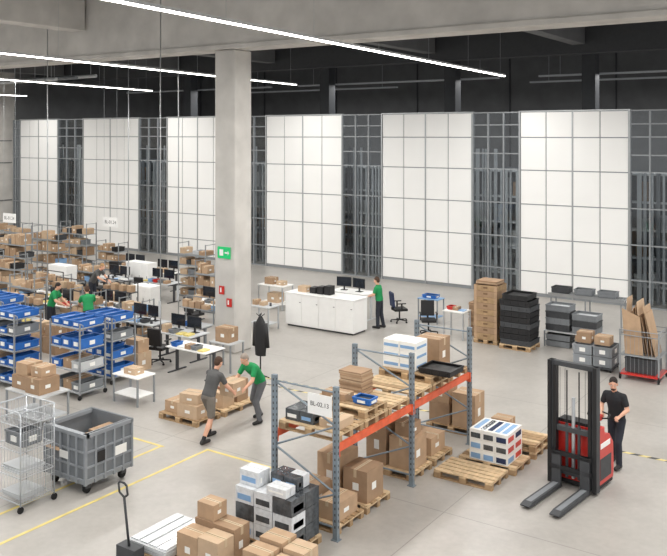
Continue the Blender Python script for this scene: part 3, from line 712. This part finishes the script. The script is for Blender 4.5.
# ---------------------------------------------------------------- people
def rotm(yaw,pitch=0,roll=0): return Matrix.Rotation(yaw,3,'Z')@Matrix.Rotation(pitch,3,'X')@Matrix.Rotation(roll,3,'Y')
class Fig:
    def __init__(s): s.P=[]
    def cap(s,a,b,ra,rb,m1,m2=None,ts=0.5): s.P.append(('c',Vector(a),Vector(b),ra,rb,m1,m2 or m1,ts))
    def ell(s,c,r,R,m): s.P.append(('e',Vector(c),r,R,m))
    def loft(s,secs,mat): s.P.append(('l',secs,mat))
    def mesh(s):
        V=[];F=[]
        def tubeRings(rings):
            k=len(V);n=len(rings[0])
            for r in rings: V.extend(r)
            for j in range(len(rings)-1):
                for i in range(n):
                    q=(i+1)%n; F.append((k+j*n+i,k+j*n+q,k+(j+1)*n+q,k+(j+1)*n+i))
            F.append(tuple(k+i for i in reversed(range(n)))); e=k+(len(rings)-1)*n; F.append(tuple(e+i for i in range(n)))
        for p in s.P:
            if p[0]=='c':
                _,a,b,ra,rb=p[:5]; ax=(b-a); L=ax.length; ax=ax/L if L>1e-6 else Vector((0,0,1)); u=ax.orthogonal().normalized(); w=ax.cross(u); rings=[]
                for th in (-80,-50,-20,0): t=math.radians(th); rings.append((a+ax*ra*math.sin(t),ra*math.cos(t)))
                for th in (0,20,50,80): t=math.radians(th); rings.append((b+ax*rb*math.sin(t),rb*math.cos(t)))
                tubeRings([[tuple(c+u*math.cos(2*math.pi*i/12)*r+w*math.sin(2*math.pi*i/12)*r) for i in range(12)] for c,r in rings])
            elif p[0]=='e':
                _,c,r,R,m=p; rings=[]
                for j in range(9):
                    ph=math.radians(-85+170*j/8)
                    rings.append([tuple(c+R@Vector((r[0]*math.cos(ph)*math.cos(t),r[1]*math.cos(ph)*math.sin(t),r[2]*math.sin(ph)))) for t in [2*math.pi*i/14 for i in range(14)]])
                tubeRings(rings)
            else:
                tubeRings([[tuple(c+ax*rx*math.cos(t)+ay*ry*math.sin(t)) for t in [2*math.pi*i/18 for i in range(18)]] for c,ax,ay,rx,ry in p[1]])
        return V,F
    def dist(s,X):
        D=[];MM=[]
        for p in s.P:
            if p[0]=='c':
                _,a,b,ra,rb,m1,m2,ts=p; a=np.array(a);b=np.array(b); ab=b-a
                t=np.clip(((X-a)@ab)/max(1e-9,ab@ab),0,1); d=np.linalg.norm(X-(a+t[:,None]*ab),axis=1)-(ra+(rb-ra)*t)
                D.append(np.where(t<=ts,d,9.0)); MM.append(m1); D.append(np.where(t>ts,d,9.0)); MM.append(m2)
            elif p[0]=='e':
                _,c,r,R,m=p; q=(X-np.array(c))@np.array(R); q=q/np.array(r); D.append((np.linalg.norm(q,axis=1)-1)*min(r)); MM.append(m)
            else:
                S=p[1]; best=np.full(len(X),9.0)
                for A,B in zip(S,S[1:]):
                    for f in (0,.5,1):
                        c=np.array(A[0].lerp(B[0],f)); rx=A[3]+(B[3]-A[3])*f; ry=A[4]+(B[4]-A[4])*f
                        dx=(X-c)@np.array(A[1]); dy=(X-c)@np.array(A[2]); ax=np.array(A[1].cross(A[2])); dz=(X-c)@ax
                        rr=np.sqrt((dx/rx)**2+(dy/ry)**2); dd=np.maximum((rr-1)*min(rx,ry),np.abs(dz)-.03); best=np.minimum(best,dd)
                D.append(best); MM.append(p[2])
        return np.argmin(np.array(D),axis=0),MM
    def remesh(s,vox,smooth=3):
        V,F=s.mesh(); me=bpy.data.meshes.new('tmp'); me.from_pydata(V,[],F); me.update()
        ob=bpy.data.objects.new('tmp',me); bpy.context.scene.collection.objects.link(ob)
        r=ob.modifiers.new('r','REMESH'); r.mode='VOXEL'; r.voxel_size=vox
        sm=ob.modifiers.new('s','SMOOTH'); sm.factor=.5; sm.iterations=smooth
        dg=bpy.context.evaluated_depsgraph_get(); dg.update()
        m2=bpy.data.meshes.new_from_object(ob.evaluated_get(dg))
        V=[tuple(v.co) for v in m2.vertices]; F=[tuple(p.vertices) for p in m2.polygons]
        C=np.array([tuple(p.center) for p in m2.polygons]); ix,MM=s.dist(C)
        bpy.data.objects.remove(ob); bpy.data.meshes.remove(me); bpy.data.meshes.remove(m2)
        return V,F,[MM[i] for i in ix]
def hand(f,wr,fwd,up,side,curl=.5,mat='skin'):
    fwd=Vector(fwd).normalized(); up=Vector(up); up=(up-fwd*up.dot(fwd)).normalized(); lat=fwd.cross(up)*side
    wr=Vector(wr)
    for k in (-.026,-.009,.009,.026): f.cap(wr+lat*k*.7,wr+fwd*.085+lat*k,.014,.013,mat)
    for k,L,r in ((.030,.07,.0086),(.010,.078,.0088),(-.010,.073,.0086),(-.029,.058,.0078)):
        p=wr+fwd*.088+lat*k; a=curl*.7; d=fwd
        for q in range(3):
            d=(fwd*math.cos(a)-up*math.sin(a)); n=p+d*L*(.45,.32,.25)[q]; f.cap(p,n,r,r*.9,mat); p=n; a+=curl*1.1
    p=wr+fwd*.025+lat*.026; d=(fwd*.6+lat*.8).normalized(); n=p+d*.04; f.cap(p,n,.012,.0105,mat); d=(fwd*.8+lat*.2-up*.5*curl).normalized(); f.cap(n,n+d*.045,.0105,.009,mat)
def person(name,loc,rz,J,c):
    V3=Vector
    hip=V3(J.get('hip',(0,0,.96))); neck=V3(J.get('neck',(0,.0,1.49))); sh=V3(J.get('shax',(1,0,0))).normalized()
    hx=V3(J.get('hipax',(1,0,0))).normalized()
    spine=(neck-hip).normalized(); mid=hip.lerp(neck,.5)+V3(J.get('bend',(0,0,0)))
    def fr(ax,al):
        ax=(ax-al*ax.dot(al)).normalized(); return ax,al.cross(ax)
    secs=[]
    for t,rx,ry in ((-.15,.115,.095),(-.04,.162,.12),(.03,.17,.124),(.12,.166,.122),(.28,.155,.116),(.44,.158,.120),(.6,.176,.128),(.76,.19,.126),(.87,.172,.104),(.94,.118,.08),(1.0,.062,.06)):
        if t<.5: p=hip.lerp(mid,t*2)
        else: p=mid.lerp(neck,(t-.5)*2)
        ax=hx.lerp(sh,max(0,min(1,t))).normalized(); ax,ay=fr(ax,spine); secs.append((p,ax,ay,rx,ry))
    f=Fig(); f.loft(secs[:4],c['leg']); f.loft([(q[0],q[1],q[2],q[3]+.006,q[4]+.006) for q in secs[2:]],c['top'])
    head=V3(J.get('head',(neck+V3((0,.03,.17)))))
    f.cap(neck-spine*.03,head-V3((0,0,.04)),.058,.052,'skin')
    for s_,n in ((-1,'l'),(1,'r')):
        S=neck-spine*.075+secs[7][1]*s_*.18
        E=V3(J[n+'elb']); W_=V3(J[n+'wri'])
        f.cap(secs[8][0]+secs[8][1]*s_*.08,S,.072,.064,c['top'])
        f.cap(S,S.lerp(E,c.get('slv',.6)),.067,.063,c['top']); f.cap(S,E,.052,.044,c['top'] if c.get('long') else 'skin')
        f.cap(E,E.lerp(W_,.35),.044,.044,c['top'] if c.get('long') else 'skin'); f.cap(E.lerp(W_,.35),W_,.044,.028,c['top'] if c.get('long') else 'skin')
        H=hip+hx*s_*.092-V3((0,0,.04)); K=V3(J[n+'kne']); A=V3(J[n+'ank'])
        if c.get('shorts'):
            f.cap(H,H.lerp(K,.85),.099,.088,c['leg']); f.cap(H.lerp(K,.6),K,.064,.057,'skin')
            f.cap(K,K.lerp(A,.35),.055,.060,'skin'); f.cap(K.lerp(A,.35),A,.060,.038,'skin'); f.cap(K.lerp(A,.85),A,.047,.045,'shirt_black')
        else:
            f.cap(H,K,.097,.072,c['leg']); f.cap(K,K.lerp(A,.35),.071,.070,c['leg']); f.cap(K.lerp(A,.35),A+(K-A)*.02,.070,.060,c['leg'])
        yaw=J.get(n+'foot',0.0); fd=V3((math.sin(yaw),math.cos(yaw),J.get(n+'toe',0.0)))
        g=V3((A.x,A.y,max(.05,A.z-.04)))
        f.cap(A,g-fd*.04,.046,.050,c['shoe']); f.cap(g-fd*.04,g+fd*.17+V3((0,0,-.006)),.050,.042,c['shoe'])
    V,F,m=f.remesh(.012,4)
    mb=MB(); mb.v=V; mb.f=F; mb.m=m; mb.s=[True]*len(F)
    R=rotm(J.get('yaw',0),J.get('pitch',0)); h=Fig()
    def L(x,y,z): return head+R@V3((x,y,z))
    h.ell(L(0,-.012,.02),(.076,.096,.098),R,'skin'); h.ell(L(0,.025,-.035),(.060,.066,.078),R,'skin'); h.ell(L(0,.055,-.085),(.030,.026,.024),R,'skin')
    h.cap(L(0,-.02,-.13),L(0,-.01,-.03),.05,.05,'skin')
    h.cap(L(0,.088,.012),L(0,.106,-.028),.009,.013,'skin'); h.cap(L(-.012,.096,-.03),L(.012,.096,-.03),.010,.010,'skin')
    h.cap(L(-.03,.080,.03),L(.03,.080,.03),.010,.010,'skin')
    for s_ in (-1,1): h.ell(L(s_*.080,-.005,-.012),(.012,.020,.033),R,'skin')
    h.ell(L(0,-.024,.044),(.083,.096,.092),R,c['hair']); h.ell(L(0,-.052,0),(.077,.066,.085),R,c['hair'])
    if c.get('beard'): h.ell(L(0,.04,-.085),(.052,.050,.036),R,c['hair'])
    V,F,m=h.remesh(.007,2); o=MB(); o.v=V;o.f=F;o.m=m;o.s=[True]*len(F); mb.merge(o)
    for s_ in (-1,1):
        mb.sphere(L(s_*.03,.078,.004),.011,'eyewhite'); mb.sphere(L(s_*.03,.0865,.004),.005,'hair_dark')
        mb.tube(L(s_*.018,.090,.026),L(s_*.045,.081,.028),.004,c['hair'],5)
    mb.tube(L(-.022,.087,-.060),L(.022,.087,-.060),.005,'lip',6)
    for s_,n in ((-1,'l'),(1,'r')):
        hf=Fig(); W_=V3(J[n+'wri']); E=V3(J[n+'elb']); hf.cap(W_-(W_-E).normalized()*.03,W_,.027,.024,'skin')
        hand(hf,W_,J.get(n+'hf',(W_-E)),J.get(n+'hu',(s_*1.0,0,.1)),J.get(n+'ts',1),J.get(n+'curl',.5))
        V,F,m=hf.remesh(.0045,1); o=MB(); o.v=V;o.f=F;o.m=m;o.s=[True]*len(F); mb.merge(o)
    return mb.build(name,(loc[0],loc[1],0),rz)
person('warehouse_worker',(-4.68,16.98),math.radians(172),dict(hip=(0,-.02,.97),neck=(0,.08,1.50),head=(0,.14,1.665),yaw=.35,pitch=-.25,
  lelb=(-.27,.10,1.19),lwri=(-.2,.30,1.10),relb=(.27,.08,1.19),rwri=(.16,.30,1.12),lhu=(0,.3,1),rhu=(0,.3,1),lts=1,rts=-1,lcurl=.9,rcurl=.9,
  lkne=(-.11,.16,.53),lank=(-.12,.14,.10),rkne=(.11,-.03,.52),rank=(.13,-.28,.13),rtoe=-.25),
  dict(top='shirt_black',leg='trouser_dark',shoe='shoe',hair='hair_dark',beard=True))
person('warehouse_worker',(-12.28,14.88),math.radians(172),dict(hip=(0,-.18,.93),neck=(0,.19,1.37),head=(0,.30,1.51),pitch=-.5,bend=(0,-.03,.02),
  lelb=(-.25,.28,1.06),lwri=(-.228,.48,.93),relb=(.25,.28,1.06),rwri=(.228,.48,.93),lhu=(-1,0,.2),rhu=(1,0,.2),lts=1,rts=-1,lcurl=.2,rcurl=.2,
  lkne=(-.13,.05,.51),lank=(-.16,-.02,.09),rkne=(.13,-.08,.50),rank=(.17,-.34,.10)),
  dict(top='shirt_green',leg='trouser_grey',shoe='shoe',hair='hair_grey'))
person('warehouse_worker',(-12.38,13.52),math.radians(-4),dict(hip=(0,-.06,.95),neck=(0,.16,1.46),head=(0,.25,1.61),pitch=-.45,
  lelb=(-.25,.26,1.13),lwri=(-.228,.47,.96),relb=(.25,.26,1.13),rwri=(.228,.47,.96),lhu=(-1,0,.2),rhu=(1,0,.2),lts=1,rts=-1,lcurl=.2,rcurl=.2,
  lkne=(-.12,.14,.53),lank=(-.14,.10,.09),rkne=(.13,-.10,.51),rank=(.16,-.36,.11)),
  dict(top='shirt_grey',leg='shorts',shorts=True,shoe='shoe',hair='hair_brown'))
put(carton(.39,.44,.3,'cardboard_c'),'cardboard_box',-12.33,14.2,.82,.03)
X,Y=G(379,328)
person('office_worker',(X,Y),math.radians(100),dict(hip=(0,0,.95),neck=(0,.07,1.46),head=(0,.11,1.62),pitch=-.2,
  lelb=(-.25,.12,1.16),lwri=(-.16,.36,1.08),relb=(.25,.12,1.16),rwri=(.16,.36,1.08),lhu=(0,0,1),rhu=(0,0,1),lts=1,rts=-1,
  lkne=(-.1,.03,.51),lank=(-.11,.02,.09),rkne=(.1,-.02,.51),rank=(.12,-.1,.09)),
  dict(top='shirt_green',leg='trouser_dark',shoe='shoe',hair='hair_brown'))
for px,py,a,top,hair,lean in STAND:
    X,Y=G(px,py)
    person('warehouse_worker',(X,Y),math.radians(a),dict(hip=(0,-.02,.95),neck=(0,.05+lean,1.46-lean*.2),head=(0,.1+lean*1.3,1.61-lean*.3),pitch=-.4,
      lelb=(-.25,.15+lean,1.14),lwri=(-.14,.38+lean,1.0),relb=(.25,.15+lean,1.14),rwri=(.14,.38+lean,1.0),lhu=(0,0,1),rhu=(0,0,1),lts=1,rts=-1,
      lkne=(-.1,.05,.51),lank=(-.12,.03,.09),rkne=(.1,-.02,.51),rank=(.12,-.08,.09)),
      dict(top=top,leg='trouser_dark',shoe='shoe',hair=hair))
# coat stand with jacket
X,Y=G(260,378); X,Y=fit(X,Y,.5,.5); cs_=MB(); cs_.tube((0,0,.02),(0,0,1.75),.02,'black',8)
for i in range(4):
    a=i*math.pi/2+.4; cs_.tube((0,0,.1),(.25*math.cos(a),.25*math.sin(a),.02),.015,'black',6); cs_.tube((0,0,1.65),(.12*math.cos(a),.12*math.sin(a),1.75),.01,'black',6)
secs=[(.62,.17,.10),(.9,.2,.12),(1.2,.2,.12),(1.45,.19,.11),(1.6,.09,.07),(1.66,.05,.05)]
k=len(cs_.v)
for z,rx,ry in secs:
    for i in range(14):
        t=2*math.pi*i/14; w_=1+.08*math.sin(4*t+z*3); cs_.v.append((rx*w_*math.cos(t),ry*w_*math.sin(t),z))
for j in range(len(secs)-1):
    for i in range(14): q=(i+1)%14; cs_.f.append((k+j*14+i,k+j*14+q,k+(j+1)*14+q,k+(j+1)*14+i)); cs_.m.append('black'); cs_.s.append(True)
for s_ in (-1,1): cs_.tube((s_*.17,0,1.5),(s_*.24,.02,.85),.065,'black',8,.05)
put(cs_,'coat_stand_with_jacket',X,Y)
cx,cy,_=near(196,428,1.2,.8,0,True); put(pallet(1.2,.8),'wooden_pallet',cx,cy,0); put(carton(.6,.5,.3,'cardboard_c'),'cardboard_box',cx+.25,cy-.1,.146); put(carton(.45,.5,.25),'cardboard_box',cx-.32,cy,.146); put(carton(.5,.4,.22,'cardboard_c'),'cardboard_box',cx+.22,cy-.1,.452,.2)
cx,cy=fit(-13.45,14.95,.8,1.2); put(pallet(.8,1.2),'wooden_pallet',cx,cy); put(carton(.5,.4,.35,'cardboard_c'),'cardboard_box',cx,cy-.3,.146); put(carton(.45,.4,.5),'cardboard_box',cx,cy+.25,.146)
cx,cy,_=near(230,374,.8,.6,0,True); put(table4(.8,.6,.8,'lightgrey','frame_grey'),'side_table',cx,cy); put(carton(.5,.4,.4,'cardboard_b'),'cardboard_box',cx,cy,.802)
# ---------------------------------------------------------------- world / camera
w=bpy.data.worlds.new('world'); bpy.context.scene.world=w; w.use_nodes=True
w.node_tree.nodes['Background'].inputs[0].default_value=(.98,.985,1,1); w.node_tree.nodes['Background'].inputs[1].default_value=.78
cam=bpy.data.cameras.new('camera'); co=bpy.data.objects.new('camera',cam); bpy.context.scene.collection.objects.link(co)
co.location=(0,0,CH); co.rotation_euler=(math.pi/2,0,TH); cam.sensor_width=36; cam.lens=FPX/667*36; cam.shift_y=-(278-HOR)/667; cam.clip_end=300
bpy.context.scene.camera=co
bpy.context.scene.view_settings.view_transform='Standard'
